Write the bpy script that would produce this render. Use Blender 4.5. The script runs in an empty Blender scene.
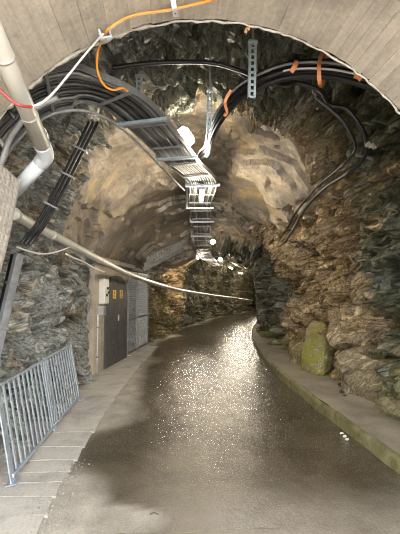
import bpy, bmesh, math, random
import numpy as np
from mathutils import Vector, Matrix, Euler
from mathutils.bvhtree import BVHTree

random.seed(7)
rng = np.random.default_rng(7)
scene = bpy.context.scene
COL = scene.collection
PI = math.pi

# ------------------------------------------------------------------ camera
F_PX, W_PX, H_PX = 400.0, 400, 534
VPX, HOR = 168.0, 293.0                       # vanishing point of the near tunnel axis (+Y)
CAM = Vector((0.0, 0.0, 1.65))
pitch = math.atan((HOR - 267) / F_PX)
yaw = math.atan((200 - VPX) / F_PX * math.cos(pitch))
cam_d = bpy.data.cameras.new('camera')
cam = bpy.data.objects.new('camera', cam_d)
COL.objects.link(cam)
cam_d.sensor_fit = 'VERTICAL'
cam_d.sensor_height = 24.0
cam_d.lens = 24.0 * F_PX / H_PX
cam_d.clip_start = 0.05
cam_d.clip_end = 300
cam.location = CAM
cam.rotation_euler = (PI / 2 + pitch, 0, -yaw)
scene.camera = cam
CAM_ROT = cam.rotation_euler.to_matrix()

# ------------------------------------------------------------------ world, exposure
world = bpy.data.worlds.new('world')
scene.world = world
world.use_nodes = True
bg = world.node_tree.nodes['Background']
bg.inputs[0].default_value = (0.96, 0.98, 1.0, 1)
bg.inputs[1].default_value = 12.5
scene.view_settings.view_transform = 'Standard'
scene.view_settings.look = 'None'
scene.view_settings.gamma = 1
scene.view_settings.use_curve_mapping = False
scene.view_settings.exposure = 0.58
try:
    scene.cycles.use_denoising = True
    scene.cycles.denoising_prefilter = 'NONE'
    scene.cycles.filter_width = 1.1
    scene.cycles.max_bounces = 8
    scene.cycles.diffuse_bounces = 2
    scene.cycles.sample_clamp_indirect = 6.0
except Exception:
    pass
LAMP_GAIN = 1.0

# ------------------------------------------------------------------ helpers: pixels, centreline
def ray(px, py):
    v = Vector(((px - W_PX / 2) / F_PX, -(py - H_PX / 2) / F_PX, -1.0))
    return (CAM_ROT @ v).normalized()

def at_y(px, py, y):
    d = ray(px, py)
    return CAM + d * (y / d.y)

def at_z(px, py, z):
    d = ray(px, py)
    return CAM + d * ((z - CAM.z) / d.z)

CX, R_BEND, S0 = 0.34, 64.0, 4.0
def centre(s):
    """centreline point (x, y) and heading angle of the tunnel at arc length s"""
    if s <= S0:
        return CX, s, 0.0
    a = (s - S0) / R_BEND
    return CX + R_BEND * (1 - math.cos(a)), S0 + R_BEND * math.sin(a), a

def su(s, u, z):
    x, y, a = centre(s)
    return Vector((x + u * math.cos(a), y - u * math.sin(a), z))

# ------------------------------------------------------------------ helpers: objects
def tag(o, label=None, cat=None, group=None, kind=None):
    if label: o['label'] = label
    if cat: o['category'] = cat
    if group: o['group'] = group
    if kind: o['kind'] = kind
    return o

def empty(name, loc, label, cat, group=None, rot=(0, 0, 0)):
    o = bpy.data.objects.new(name, None)
    COL.objects.link(o)
    o.location = loc
    o.rotation_euler = rot
    o.empty_display_size = 0.1
    return tag(o, label, cat, group)

def world_mat(o):
    m = Matrix.LocRotScale(o.location, o.rotation_euler, o.scale)
    return world_mat(o.parent) @ m if o.parent else m

def link_mesh(name, me, mat, parent=None):
    """link a mesh whose vertices are in WORLD space; under a parent they are re-expressed"""
    if mat is not None and not me.materials:
        me.materials.append(mat)
    o = bpy.data.objects.new(name, me)
    COL.objects.link(o)
    if parent is not None:
        me.transform(world_mat(parent).inverted())
        o.parent = parent
    return o

class MB:
    def __init__(self):
        self.v, self.f = [], []
    def add(self, vs, fs):
        n = len(self.v)
        self.v += [tuple(p) for p in vs]
        self.f += [tuple(i + n for i in f) for f in fs]
        return self
    def obox(self, c, ax, ay, az, sx, sy, sz):
        c = Vector(c)
        vs = []
        for i in (-1, 1):
            for j in (-1, 1):
                for k in (-1, 1):
                    vs.append(c + ax * (i * sx / 2) + ay * (j * sy / 2) + az * (k * sz / 2))
        fs = [(0, 1, 3, 2), (4, 6, 7, 5), (0, 4, 5, 1), (2, 3, 7, 6), (0, 2, 6, 4), (1, 5, 7, 3)]
        return self.add(vs, fs)
    def box(self, c, s):
        return self.obox(c, Vector((1, 0, 0)), Vector((0, 1, 0)), Vector((0, 0, 1)), *s)
    def bar(self, a, b, w, t, up=Vector((0, 0, 1))):
        a, b = Vector(a), Vector(b)
        d = (b - a)
        L = d.length
        d = d.normalized()
        x = d.cross(up)
        if x.length < 1e-4:
            x = d.cross(Vector((1, 0, 0)))
        x.normalize()
        y = x.cross(d).normalized()
        return self.obox((a + b) / 2, x, y, d, w, t, L)
    def tube(self, pts, r, seg=8, caps=True):
        pts = [Vector(p) for p in pts]
        n = len(pts)
        rs = r if isinstance(r, (list, tuple)) else [r] * n
        t0 = (pts[1] - pts[0]).normalized()
        nn = t0.cross(Vector((0.31, 0.17, 0.93)))
        if nn.length < 1e-3:
            nn = t0.cross(Vector((1, 0, 0)))
        nn.normalize()
        vs, fs = [], []
        for i in range(n):
            t = (pts[min(i + 1, n - 1)] - pts[max(i - 1, 0)]).normalized()
            nn = (nn - t * nn.dot(t)).normalized()
            bb = t.cross(nn)
            for k in range(seg):
                a = 2 * PI * k / seg
                vs.append(pts[i] + (nn * math.cos(a) + bb * math.sin(a)) * rs[i])
        for i in range(n - 1):
            for k in range(seg):
                k2 = (k + 1) % seg
                fs.append((i * seg + k, i * seg + k2, (i + 1) * seg + k2, (i + 1) * seg + k))
        if caps:
            fs.append(tuple(range(seg - 1, -1, -1)))
            fs.append(tuple((n - 1) * seg + k for k in range(seg)))
        return self.add(vs, fs)
    def build(self, name, mat, parent=None, smooth=False, bevel=0.0):
        me = bpy.data.meshes.new(name)
        me.from_pydata(self.v, [], self.f)
        bm = bmesh.new(); bm.from_mesh(me)
        bmesh.ops.recalc_face_normals(bm, faces=bm.faces)
        if bevel > 0:
            bmesh.ops.bevel(bm, geom=list(bm.edges), offset=bevel, segments=2, affect='EDGES', profile=0.6)
        bm.to_mesh(me); bm.free()
        me.update()
        if smooth:
            me.polygons.foreach_set('use_smooth', [True] * len(me.polygons))
        return link_mesh(name, me, mat, parent)

def spline(pts, per=8):
    """Catmull-Rom through the points"""
    P = [Vector(p) for p in pts]
    P = [P[0] * 2 - P[1]] + P + [P[-1] * 2 - P[-2]]
    out = []
    for i in range(1, len(P) - 2):
        p0, p1, p2, p3 = P[i - 1], P[i], P[i + 1], P[i + 2]
        for k in range(per):
            t = k / per
            out.append(0.5 * ((2 * p1) + (p2 - p0) * t + (2 * p0 - 5 * p1 + 4 * p2 - p3) * t * t + (3 * p1 - p0 - 3 * p2 + p3) * t ** 3))
    out.append(P[-2].copy())
    return out

# ------------------------------------------------------------------ helpers: numpy noise
def _hash(ix, iy, iz, seed):
    h = (ix.astype(np.int64) * 374761393 + iy.astype(np.int64) * 668265263 + iz.astype(np.int64) * 2147483647 + seed * 1274126177) & 0xFFFFFFFF
    h = ((h ^ (h >> 13)) * 1274126177) & 0xFFFFFFFF
    h = ((h ^ (h >> 16)) * 2246822519) & 0xFFFFFFFF
    return ((h ^ (h >> 15)) & 0xFFFFFF).astype(np.float64) / 0xFFFFFF

def vnoise(p, seed=0):
    i = np.floor(p).astype(np.int64)
    f = p - i
    f = f * f * f * (f * (f * 6 - 15) + 10)
    r = np.zeros(len(p))
    for dx in (0, 1):
        wx = f[:, 0] if dx else 1 - f[:, 0]
        for dy in (0, 1):
            wy = f[:, 1] if dy else 1 - f[:, 1]
            for dz in (0, 1):
                wz = f[:, 2] if dz else 1 - f[:, 2]
                r += wx * wy * wz * _hash(i[:, 0] + dx, i[:, 1] + dy, i[:, 2] + dz, seed)
    return r * 2 - 1

def fbm(p, octv=4, seed=0, gain=0.5):
    r = np.zeros(len(p)); a = 1.0; q = p.copy(); tot = 0
    for k in range(octv):
        r += a * vnoise(q, seed + k * 17)
        tot += a
        a *= gain
        q = q * 2.03 + 11.7
    return r / tot

def ridged(p, octv=3, seed=0):
    r = np.zeros(len(p)); a = 1.0; q = p.copy(); tot = 0
    for k in range(octv):
        r += a * (1 - np.abs(vnoise(q, seed + k * 13)) * 2)
        tot += a
        a *= 0.5
        q = q * 2.1 + 5.3
    return r / tot

def blocks(p, seed=0):
    """faceted blocks: for every point the tilted plane of its nearest cell, about -1..1, and the crack distance"""
    i = np.floor(p).astype(np.int64)
    best = np.full(len(p), 1e9); second = np.full(len(p), 1e9); val = np.zeros(len(p))
    for dx in (-1, 0, 1):
        for dy in (-1, 0, 1):
            for dz in (-1, 0, 1):
                cx, cy, cz = i[:, 0] + dx, i[:, 1] + dy, i[:, 2] + dz
                ox = p[:, 0] - cx - _hash(cx, cy, cz, seed + 1)
                oy = p[:, 1] - cy - _hash(cx, cy, cz, seed + 2)
                oz = p[:, 2] - cz - _hash(cx, cy, cz, seed + 3)
                d = ox * ox + oy * oy + oz * oz
                h = (_hash(cx, cy, cz, seed + 4) * 2 - 1) + 2.0 * (ox * (_hash(cx, cy, cz, seed + 5) - .5) + oy * (_hash(cx, cy, cz, seed + 6) - .5) + oz * (_hash(cx, cy, cz, seed + 7) - .5)) * 2
                m = d < best
                second = np.where(m, best, np.minimum(second, d))
                val = np.where(m, h, val)
                best = np.where(m, d, best)
    return val, np.sqrt(second) - np.sqrt(best)

def sstep(x, a, b):
    t = np.clip((x - a) / (b - a), 0, 1)
    return t * t * (3 - 2 * t)

# ------------------------------------------------------------------ materials
class NT:
    def __init__(self, name):
        self.m = bpy.data.materials.new(name)
        self.m.use_nodes = True
        self.t = self.m.node_tree
        self.b = self.t.nodes['Principled BSDF']
        self.pos = None
    def n(self, typ, **kw):
        x = self.t.nodes.new(typ)
        for k, v in kw.items():
            setattr(x, k, v)
        return x
    def l(self, a, b):
        self.t.links.new(a, b)
    def P(self):
        if self.pos is None:
            self.pos = self.n('ShaderNodeNewGeometry').outputs['Position']
        return self.pos
    def mapping(self, scale=(1, 1, 1), rot=(0, 0, 0), src=None):
        m = self.n('ShaderNodeMapping')
        m.inputs['Scale'].default_value = scale
        m.inputs['Rotation'].default_value = rot
        self.l(src or self.P(), m.inputs['Vector'])
        return m.outputs[0]
    def noise(self, scale, detail=5, rough=.6, dist=0.0, vec=None):
        x = self.n('ShaderNodeTexNoise')
        x.inputs['Scale'].default_value = scale
        x.inputs['Detail'].default_value = detail
        x.inputs['Roughness'].default_value = rough
        x.inputs['Distortion'].default_value = dist
        self.l(vec or self.P(), x.inputs['Vector'])
        return x.outputs['Fac']
    def voro(self, scale, vec=None, feature='F1', out='Distance'):
        x = self.n('ShaderNodeTexVoronoi')
        x.feature = feature
        x.inputs['Scale'].default_value = scale
        self.l(vec or self.P(), x.inputs['Vector'])
        return x.outputs[out]
    def ramp(self, fac, stops):
        r = self.n('ShaderNodeValToRGB')
        e = r.color_ramp.elements
        while len(e) < len(stops):
            e.new(0.5)
        for k, (p, c) in enumerate(stops):
            e[k].position = p
            e[k].color = (c[0], c[1], c[2], 1) if not isinstance(c, (int, float)) else (c, c, c, 1)
        self.l(fac, r.inputs[0])
        return r.outputs[0]
    def mix(self, fac, a, b, mode='MIX'):
        x = self.n('ShaderNodeMix')
        x.data_type = 'RGBA'
        x.blend_type = mode
        for sock, val in ((x.inputs[0], fac), (x.inputs[6], a), (x.inputs[7], b)):
            if isinstance(val, (int, float)):
                sock.default_value = val
            elif isinstance(val, tuple):
                sock.default_value = (*val, 1)
            else:
                self.l(val, sock)
        return x.outputs[2]
    def math(self, op, a, b=0.5, c=None):
        x = self.n('ShaderNodeMath', operation=op)
        for i, v in enumerate((a, b) if c is None else (a, b, c)):
            if isinstance(v, (int, float)):
                x.inputs[i].default_value = v
            else:
                self.l(v, x.inputs[i])
        return x.outputs[0]
    def attr(self, name):
        a = self.n('ShaderNodeAttribute')
        a.attribute_name = name
        return a.outputs['Fac']
    def bump(self, h, strength=.5, dist=.02):
        x = self.n('ShaderNodeBump')
        x.inputs['Strength'].default_value = strength
        x.inputs['Distance'].default_value = dist
        self.l(h, x.inputs['Height'])
        self.l(x.outputs[0], self.b.inputs['Normal'])
    def base(self, c):
        if isinstance(c, tuple): self.b.inputs['Base Color'].default_value = (*c, 1)
        else: self.l(c, self.b.inputs['Base Color'])
    def rough(self, r):
        if isinstance(r, (int, float)): self.b.inputs['Roughness'].default_value = r
        else: self.l(r, self.b.inputs['Roughness'])

def simple(name, c, rough=.5, metal=0.0, var=.15, nscale=20.0, emit=None, estr=0.0):
    t = NT(name)
    f = t.noise(nscale, 4)
    lo = tuple(x * (1 - var) for x in c); hi = tuple(min(1, x * (1 + var)) for x in c)
    t.base(t.ramp(f, [(.3, lo), (.7, hi)]))
    t.rough(rough)
    t.b.inputs['Metallic'].default_value = metal
    if emit:
        t.b.inputs['Emission Color'].default_value = (*emit, 1)
        t.b.inputs['Emission Strength'].default_value = estr
    return t.m

def rock_material():
    t = NT('rock')
    # strata of the schist: strongly folded noise stretched along dipping planes, two grades of banding
    r1 = t.mapping((1, 1, 1), (.70, .18, .1))
    st = t.noise(1.25, 5, .58, 1.6, t.mapping((1.0, .6, 2.4), src=r1))
    st2 = t.noise(4.2, 4, .60, 1.8, t.mapping((1.0, .6, 2.0), src=r1))
    mixf = t.math('ADD', t.math('MULTIPLY', st, .55), t.math('MULTIPLY', st2, .45))
    fine = t.noise(20, 5, .7, .6)
    big = t.noise(.9, 4, .6, .5)
    grey = t.ramp(mixf, [(.36, (.025, .026, .022)), (.43, (.13, .132, .11)), (.48, (.34, .335, .29)), (.51, (.11, .112, .095)), (.56, (.32, .315, .27)), (.61, (.62, .59, .51)), (.66, (.24, .225, .18))])
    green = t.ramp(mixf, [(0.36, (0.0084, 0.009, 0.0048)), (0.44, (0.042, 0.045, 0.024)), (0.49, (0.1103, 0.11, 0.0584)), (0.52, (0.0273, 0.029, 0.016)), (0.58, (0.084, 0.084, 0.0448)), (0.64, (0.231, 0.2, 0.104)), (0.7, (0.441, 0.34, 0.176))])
    brown = t.ramp(mixf, [(0.36, (0.0276, 0.0188, 0.01)), (0.43, (0.1449, 0.0965, 0.0475)), (0.48, (0.3864, 0.2747, 0.14)), (0.515, (0.1173, 0.0777, 0.04)), (0.56, (0.3588, 0.2479, 0.1225)), (0.62, (0.7176, 0.5494, 0.3125)), (0.68, (0.2484, 0.1742, 0.0875))])
    shotc = t.ramp(t.noise(.85, 8, .66, 1.0), [(.32, (.15, .122, .096)), (.45, (.27, .228, .182)), (.55, (.40, .335, .255)), (.66, (.62, .45, .23))])
    stain = t.ramp(t.noise(2.0, 7, .72, 2.4, t.mapping((1, 1, .45))), [(.46, 0.0), (.60, 1.0)])
    shotc = t.mix(t.math('MULTIPLY', stain, .22), shotc, (.15, .115, .085))
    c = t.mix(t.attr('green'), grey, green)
    c = t.mix(t.attr('brown'), c, brown)
    c = t.mix(t.attr('shot'), c, shotc)
    c = t.mix(t.math('MULTIPLY', t.attr('moss'), t.ramp(t.noise(7, 5, .7), [(.40, 0.0), (.58, 1.0)])), c, (.20, .20, .03))
    c = t.mix(t.attr('paint'), c, (.50, .06, .04))
    c = t.mix(.30, c, t.ramp(fine, [(.36, (.3, .3, .3)), (.62, (1, 1, 1))]), 'MULTIPLY')
    t.base(c)
    t.rough(t.ramp(big, [(.38, .30), (.62, .70)]))
    h = t.math('ADD', t.math('MULTIPLY', mixf, 1.6), t.math('MULTIPLY', fine, .5))
    t.bump(h, .40, .04)
    return t.m

def concrete(name, c, scale=1.0, bump=.3, boards=False):
    t = NT(name)
    n1 = t.noise(1.6 * scale, 6, .65, .4)
    n2 = t.noise(28 * scale, 5, .7)
    col = t.ramp(n1, [(.28, tuple(x * .62 for x in c)), (.50, c), (.72, tuple(min(1, x * 1.18) for x in c))])
    col = t.mix(.5, col, t.ramp(n2, [(.3, (.55, .55, .55)), (.62, (1, 1, 1))]), 'MULTIPLY')
    if boards:
        oi = t.n('ShaderNodeObjectInfo')
        col = t.mix(.6, col, t.ramp(oi.outputs['Random'], [(0, (.66, .65, .64)), (1, (1, 1, 1))]), 'MULTIPLY')
        grain = t.noise(22, 5, .7, .2, t.mapping((1, .06, 1)))
        col = t.mix(.45, col, t.ramp(grain, [(.35, (.55, .54, .52)), (.6, (1, 1, 1))]), 'MULTIPLY')
        t.bump(t.math('ADD', grain, t.math('MULTIPLY', n2, .5)), .5, .008)
    else:
        t.bump(n2, bump, .008)
    t.base(col)
    t.rough(.85)
    return t.m

def road_material():
    t = NT('wet_road')
    n1 = t.noise(1.1, 6, .6, .7)
    n2 = t.noise(60, 5, .75)
    n3 = t.noise(14, 5, .7, .3, t.mapping((1.0, .6, 1)))
    dry = t.attr('dry')
    wetc = t.ramp(n1, [(.3, (.055, .043, .029)), (.52, (.098, .079, .054)), (.75, (.150, .124, .088))])
    dryc = t.ramp(t.noise(3, 6, .65), [(.3, (.34, .305, .265)), (.7, (.58, .54, .475))])
    c = t.mix(dry, wetc, dryc)
    c = t.mix(.5, c, t.ramp(n2, [(.35, (.45, .45, .45)), (.62, (1, 1, 1))]), 'MULTIPLY')
    t.base(c)
    r = t.ramp(t.math('ADD', t.math('MULTIPLY', n3, .6), t.math('MULTIPLY', n1, .4)), [(.36, .13), (.62, .24)])
    t.rough(r)
    t.l(t.mix(dry, (.8, .8, .8), (0, 0, 0)), t.b.inputs['Specular IOR Level'])
    n4 = t.noise(45, 3, .6, .3, t.mapping((1.0, .7, 1)))
    t.bump(t.math('ADD', t.math('MULTIPLY', n4, .9), t.math('ADD', t.math('MULTIPLY', n2, .3), n3)), .52, .012)
    return t.m

M_ROCK = rock_material()
M_ROAD = road_material()
M_VAULT = concrete('board_marked_concrete', (.60, .525, .425), 1.0, boards=True)
M_SHELL = concrete('lining_concrete', (.36, .33, .29))
M_LIP = concrete('pale_concrete_edge', (.50, .46, .39))
M_SLAB = concrete('pavement_concrete', (.56, .53, .485), 1.4, .5)
M_WALK = concrete('walkway_concrete', (.31, .27, .205), 1.2, .5)
M_NICHE = concrete('niche_concrete', (.50, .43, .33), 1.5)

def kerb_material():
    t = NT('mossy_kerb')
    n = t.noise(5, 6, .7, .5)
    c = t.ramp(n, [(.3, (.07, .06, .025)), (.5, (.16, .145, .06)), (.7, (.26, .23, .15))])
    t.base(c); t.rough(.7)
    t.bump(t.noise(30, 4, .7), .4, .01)
    return t.m
M_KERB = kerb_material()
M_GALV = simple('galvanised_steel', (.44, .50, .56), .45, .55, .22, 30)
M_GALV2 = simple('tray_steel', (.27, .27, .265), .5, .4, .2, 30)
M_STRUT = simple('slotted_steel', (.40, .48, .50), .5, .35, .15, 30)
M_BLACK = simple('black_cable', (.012, .012, .013), .38, 0, .3, 8)
M_CABG = simple('grey_cable', (.25, .25, .24), .42, 0, .25, 10)
M_CABD = simple('dark_dusty_cable', (.085, .083, .078), .45, 0, .4, 10)
M_WHITEP = simple('cream_plastic_pipe', (.42, .39, .335), .35, 0, .08, 6)
M_WHITEP2 = simple('pale_grey_plastic_pipe', (.48, .50, .51), .35, 0, .06, 6)
M_WHITEP3 = simple('white_plastic_pipe', (.60, .57, .50), .3, 0, .08, 6)
M_WHITEC = simple('white_cable', (.72, .70, .68), .4, 0, .08, 8)
M_REDC = simple('red_cable', (.35, .04, .04), .4, 0, .1, 8)
M_ORANGE = simple('orange_cable', (.80, .27, .03), .4, 0, .1, 8)
M_STRAP = simple('orange_strap', (.80, .30, .12), .55, 0, .2, 15)
M_CREAM = simple('cream_sheet_metal', (.27, .24, .20), .5, .1, .12, 9)
M_CONDUIT = simple('grey_steel_channel', (.30, .30, .30), .45, .5, .2, 12)
M_DOOR = simple('dark_grey_door', (.085, .08, .072), .6, .1, .35, 5)
M_MESH = simple('grey_wire_mesh', (.16, .16, .15), .5, .4, .15, 12)
M_MESHL = simple('pale_wire_mesh', (.32, .31, .28), .5, .4, .15, 12)
M_PANEL = simple('white_cabinet_paint', (.74, .71, .64), .45, 0, .06, 8)
M_BOXG = simple('grey_box_plastic', (.36, .36, .35), .5, 0, .1, 10)
M_YELLOW = simple('yellow_sign', (.85, .50, .03), .5, 0, .06, 10)
M_INK = simple('sign_ink', (.03, .025, .02), .6, 0, .1, 10)
M_HOUSING = simple('lamp_housing', (.30, .30, .29), .5, .3, .15, 15)
M_STONE = simple('pale_stone', (.62, .60, .56), .8, 0, .15, 18)
M_DSTONE = simple('dark_stone', (.03, .03, .032), .6, 0, .4, 18)
M_GRAVEL = simple('gravel', (.36, .34, .31), .85, 0, .4, 40)
M_LAMPW = simple('lamp_glass_white', (.9, .9, .85), .3, 0, .02, 5, (1.0, .97, .88), 40)
M_LAMPT = simple('lamp_tube_warm', (.9, .9, .85), .3, 0, .02, 5, (1.0, .87, .62), 14)
M_LAMPB = simple('lamp_globe', (.9, .9, .85), .3, 0, .02, 5, (1.0, .93, .78), 14)

# ------------------------------------------------------------------ rock tunnel (walls and ceiling, one continuous surface in three objects)
#       s     left u at z -.3 .9 1.9 2.9        (u,z) shoulders and crown              right u at z 2.9 1.9 .9 -.3
ST = [
    (2.70, (-2.05, -2.05, -2.05, -1.74), ((-1.0, 3.60), (0, 3.86), (1.0, 3.60)), (1.74, 2.05, 2.05, 2.05)),
    (2.80, (-2.08, -2.10, -2.12, -2.00), ((-1.3, 4.00), (0, 4.40), (1.6, 4.05)), (2.45, 2.45, 2.45, 2.35)),
    (4.00, (-1.90, -2.00, -2.10, -2.00), ((-1.3, 3.95), (0, 4.40), (1.5, 4.10)), (2.35, 2.45, 2.45, 2.40)),
    (5.30, (-1.85, -1.95, -2.10, -2.00), ((-1.2, 3.95), (.1, 4.25), (1.4, 4.05)), (2.30, 2.50, 2.55, 2.50)),
    (6.00, (-1.85, -1.95, -2.10, -2.05), ((-1.3, 4.15), (0, 4.50), (1.4, 4.20)), (2.35, 2.65, 2.65, 2.60)),
    (8.00, (-1.98, -2.00, -2.05, -1.95), ((-1.3, 3.95), (0, 4.35), (1.4, 4.05)), (2.40, 2.80, 2.80, 2.75)),
    (9.50, (-2.60, -2.60, -2.50, -1.90), ((-1.2, 3.80), (0, 4.20), (1.3, 3.85)), (2.30, 2.75, 2.75, 2.65)),
    (12.2, (-2.40, -2.40, -2.30, -1.75), ((-1.1, 3.45), (.1, 3.85), (1.2, 3.50)), (2.20, 2.55, 2.55, 2.50)),
    (13.6, (-1.80, -1.80, -1.75, -1.55), ((-1.0, 3.10), (.1, 3.52), (1.15, 3.18)), (2.05, 2.32, 2.38, 2.40)),
    (14.5, (-1.55, -1.58, -1.55, -1.42), ((-.95, 2.98), (.1, 3.40), (1.10, 3.06)), (1.95, 2.28, 2.36, 2.40)),
    (15.0, (-1.50, -1.55, -1.60, -1.58), ((-1.1, 3.40), (.1, 3.95), (1.20, 3.55)), (2.15, 2.38, 2.42, 2.42)),
    (16.5, (-1.45, -1.50, -1.55, -1.50), ((-1.0, 3.35), (.1, 3.80), (1.15, 3.45)), (2.10, 2.40, 2.45, 2.45)),
    (20.0, (-1.35, -1.45, -1.60, -1.50), ((-1.0, 3.45), (.1, 3.90), (1.15, 3.50)), (2.15, 2.45, 2.50, 2.50)),
    (26.0, (-1.45, -1.55, -1.65, -1.50), ((-1.0, 3.40), (.1, 3.80), (1.15, 3.45)), (2.15, 2.45, 2.50, 2.50)),
    (36.0, (-1.45, -1.55, -1.65, -1.50), ((-1.0, 3.40), (.1, 3.80), (1.15, 3.45)), (2.15, 2.45, 2.50, 2.50)),
    (62.0, (-1.45, -1.55, -1.65, -1.50), ((-1.0, 3.40), (.1, 3.80), (1.15, 3.45)), (2.15, 2.45, 2.50, 2.50)),
]
ZL = (-.3, .9, 1.9, 2.9)
ctrl = np.array([[*zip(a, ZL), *b, *zip(c, ZL[::-1])] for _, a, b, c in ST])       # (stations, 11, 2)
sta = np.array([r[0] for r in ST])

def cr_eval(C, t):
    """Catmull-Rom along axis 0 of C at float indices t"""
    n = len(C)
    i = np.clip(np.floor(t).astype(int), 0, n - 2)
    f = (t - i)[(...,) + (None,) * (C.ndim - 1)]
    g = lambda k: C[np.clip(k, 0, n - 1)]
    p0, p1, p2, p3 = g(i - 1), g(i), g(i + 1), g(i + 2)
    return .5 * (2 * p1 + (p2 - p0) * f + (2 * p0 - 5 * p1 + 4 * p2 - p3) * f ** 2 + (3 * p1 - p0 - 3 * p2 + p3) * f ** 3)

s_list = [2.70, 2.735, 2.77, 2.80]
while s_list[-1] < 62:
    s = s_list[-1]
    s_list.append(s + (.022 if s < 6 else .022 + (s - 6) * .0052))
s_arr = np.array(s_list)
NS, NTH = len(s_arr), 440
# linear along s between stations (smoothed), splines around the section
Cs = np.zeros((NS, 11, 2))
for k in range(11):
    for c in range(2):
        Cs[:, k, c] = np.interp(s_arr, sta, ctrl[:, k, c])
t_arr = np.linspace(0, 10, NTH)
G = np.stack([cr_eval(Cs[i], t_arr) for i in range(NS)])            # (NS, NTH, 2): u, z
ang = np.where(s_arr > S0, (s_arr - S0) / R_BEND, 0.0)
cx = CX + R_BEND * (1 - np.cos(ang)); cy = np.where(s_arr > S0, S0 + R_BEND * np.sin(ang), s_arr)
X = cx[:, None] + G[..., 0] * np.cos(ang)[:, None]
Y = cy[:, None] - G[..., 0] * np.sin(ang)[:, None]
P3 = np.stack([X, Y, G[..., 1]], -1)
dt = np.gradient(P3, axis=1); ds = np.gradient(P3, axis=0)
dt[:4] = dt[4]; ds[:8] = np.array([0, 1, 0])
Nrm = np.cross(dt, ds)
Nrm /= np.linalg.norm(Nrm, axis=-1, keepdims=True) + 1e-9
cen = np.stack([cx, cy, np.full(NS, 1.8)], -1)[:, None, :]
flip = np.sum(Nrm * (cen - P3), -1) < 0
Nrm[flip] *= -1
p = P3.reshape(-1, 3); nf = Nrm.reshape(-1, 3)
S = np.repeat(s_arr, NTH); U = G[..., 0].reshape(-1); Z = G[..., 1].reshape(-1)

nz = fbm(p * np.array([.9, .9, .9]), 4, 3)
nz2 = fbm(p * 2.3, 3, 8)
s_on = 5.75 + .55 * nz + .25 * nz2 + np.where(U < -.9, .45, 0.0)
zb = np.where(U < 0, 2.55, 3.10) + .35 * nz + .25 * nz2 - np.where(U < 0, sstep(S, 6, 9) * .5, 0)
shot = sstep(S, s_on, s_on + .18) * sstep(Z, zb, zb + .18) * (1 - sstep(S + nz * .5, 14.6, 15.1))
brown = np.clip(sstep(S + nz * .8, 5.0, 6.2) * (U > 0) + sstep(S + nz * .8, 12.5, 13.5) * (U <= 0), 0, 1)
brown = np.maximum(brown, (U > 1.2) * sstep(nz2, .22, .4) * sstep(Z, .4, 1.2) * .8)
brown = np.maximum(brown, (U < -.5) * sstep(nz2 + .5 * nz, .10, .40) * .65)
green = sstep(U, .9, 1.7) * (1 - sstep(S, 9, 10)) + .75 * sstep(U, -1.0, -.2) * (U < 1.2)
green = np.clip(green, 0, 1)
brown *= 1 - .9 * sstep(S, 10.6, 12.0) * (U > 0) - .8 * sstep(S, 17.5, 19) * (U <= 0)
green = np.maximum(green, np.where(U > 0, sstep(S, 10, 11.5) * .9, sstep(S, 16, 18) * .9))  # right pillar's dark green; further in, unlit gloom painted into the colour
moss = (1 - sstep(Z, .3, 1.0)) * sstep(U, 1, 1.5) * .6 * (S < 14) + (U < 0) * (S > 12) * (S < 17) * .5 * (1 - sstep(Z, 1.4, 2.2))
paint = np.zeros(len(p))
rock = 1 - shot

# warp, then dipping blocks of three sizes for the bare rock; soft draped folds for the sprayed concrete
w = np.stack([fbm(p * .9 + 3.1, 3, 21), fbm(p * .9 + 7.7, 3, 22), fbm(p * .9 + 1.3, 3, 23)], -1)
q = p + w * .35
def rot(q, ax, ang_):
    return q @ np.array(Matrix.Rotation(ang_, 3, ax)).T
dip = rot(rot(q, 'X', math.radians(48)), 'Y', math.radians(15))
dipL = rot(rot(q, 'X', math.radians(25)), 'Y', math.radians(-20))
dip = np.where((U < 0)[:, None], dipL, dip)
b1, k1 = blocks(dip * np.array([1.2, .85, 2.2]), 100)
b2, k2 = blocks(dip * np.array([2.6, 2.2, 3.5]) + 9.2, 200)
b3, k3 = blocks(dip * np.array([7.0, 6.0, 9.5]) + 4.4, 300)
f1 = fbm(p * .55, 3, 40); f2 = fbm(p * 5.0, 4, 41)
rough_side = np.where(U > .6, 1.45, 1.0)
d_rock = .20 * f1 + rough_side * (.13 * b1 + .095 * b2 + .034 * b3) + .03 * f2
d_rock -= .11 * (1 - sstep(k1, 0, .12)) + .075 * (1 - sstep(k2, 0, .16)) + .02 * (1 - sstep(k3, 0, .16))
rw = q + np.stack([fbm(p * 1.4, 3, 61), fbm(p * 1.4, 3, 62), fbm(p * 1.4, 3, 63)], -1) * .5
tx = 6.0 * fbm(rw * np.array([.34, .42, .55]), 2, 70) + .25 * f1
terr = np.floor(tx) + sstep(tx - np.floor(tx), .0, .16)          # draped lips with undercut-looking edges
d_shot = .15 * f1 + .105 * terr + .03 * fbm(rw * 1.7, 3, 75) + .028 * f2 + .012 * fbm(p * 13, 3, 77)
disp = d_rock * rock + d_shot * shot
# keep the start ring flush with the lining, keep the deep tunnel narrow and the foot clear of the road
rib = fbm(np.stack([S * .55, np.full(len(S), 3.3), np.full(len(S), 1.1)], -1), 2, 90)
disp += sstep(S, 15.2, 17) * .55 * rib * sstep(Z, .2, 1.5)        # ribs added deep inside, shaped so the lamps draw bright and dark arcs
disp *= sstep(S, 2.76, 2.95)
disp = np.clip(disp, -.6, .42)
disp *= np.where((U < 0) & (S > 7.6) & (S < 13.0) & (Z < 2.3), .3, 1.0)
disp -= (U < 0) * sstep(S, 3, 3.6) * (1 - sstep(S, 6.8, 7.4)) * (1 - sstep(Z, 1.0, 1.8)) * .12
pv = p + nf * disp[:, None]

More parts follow.
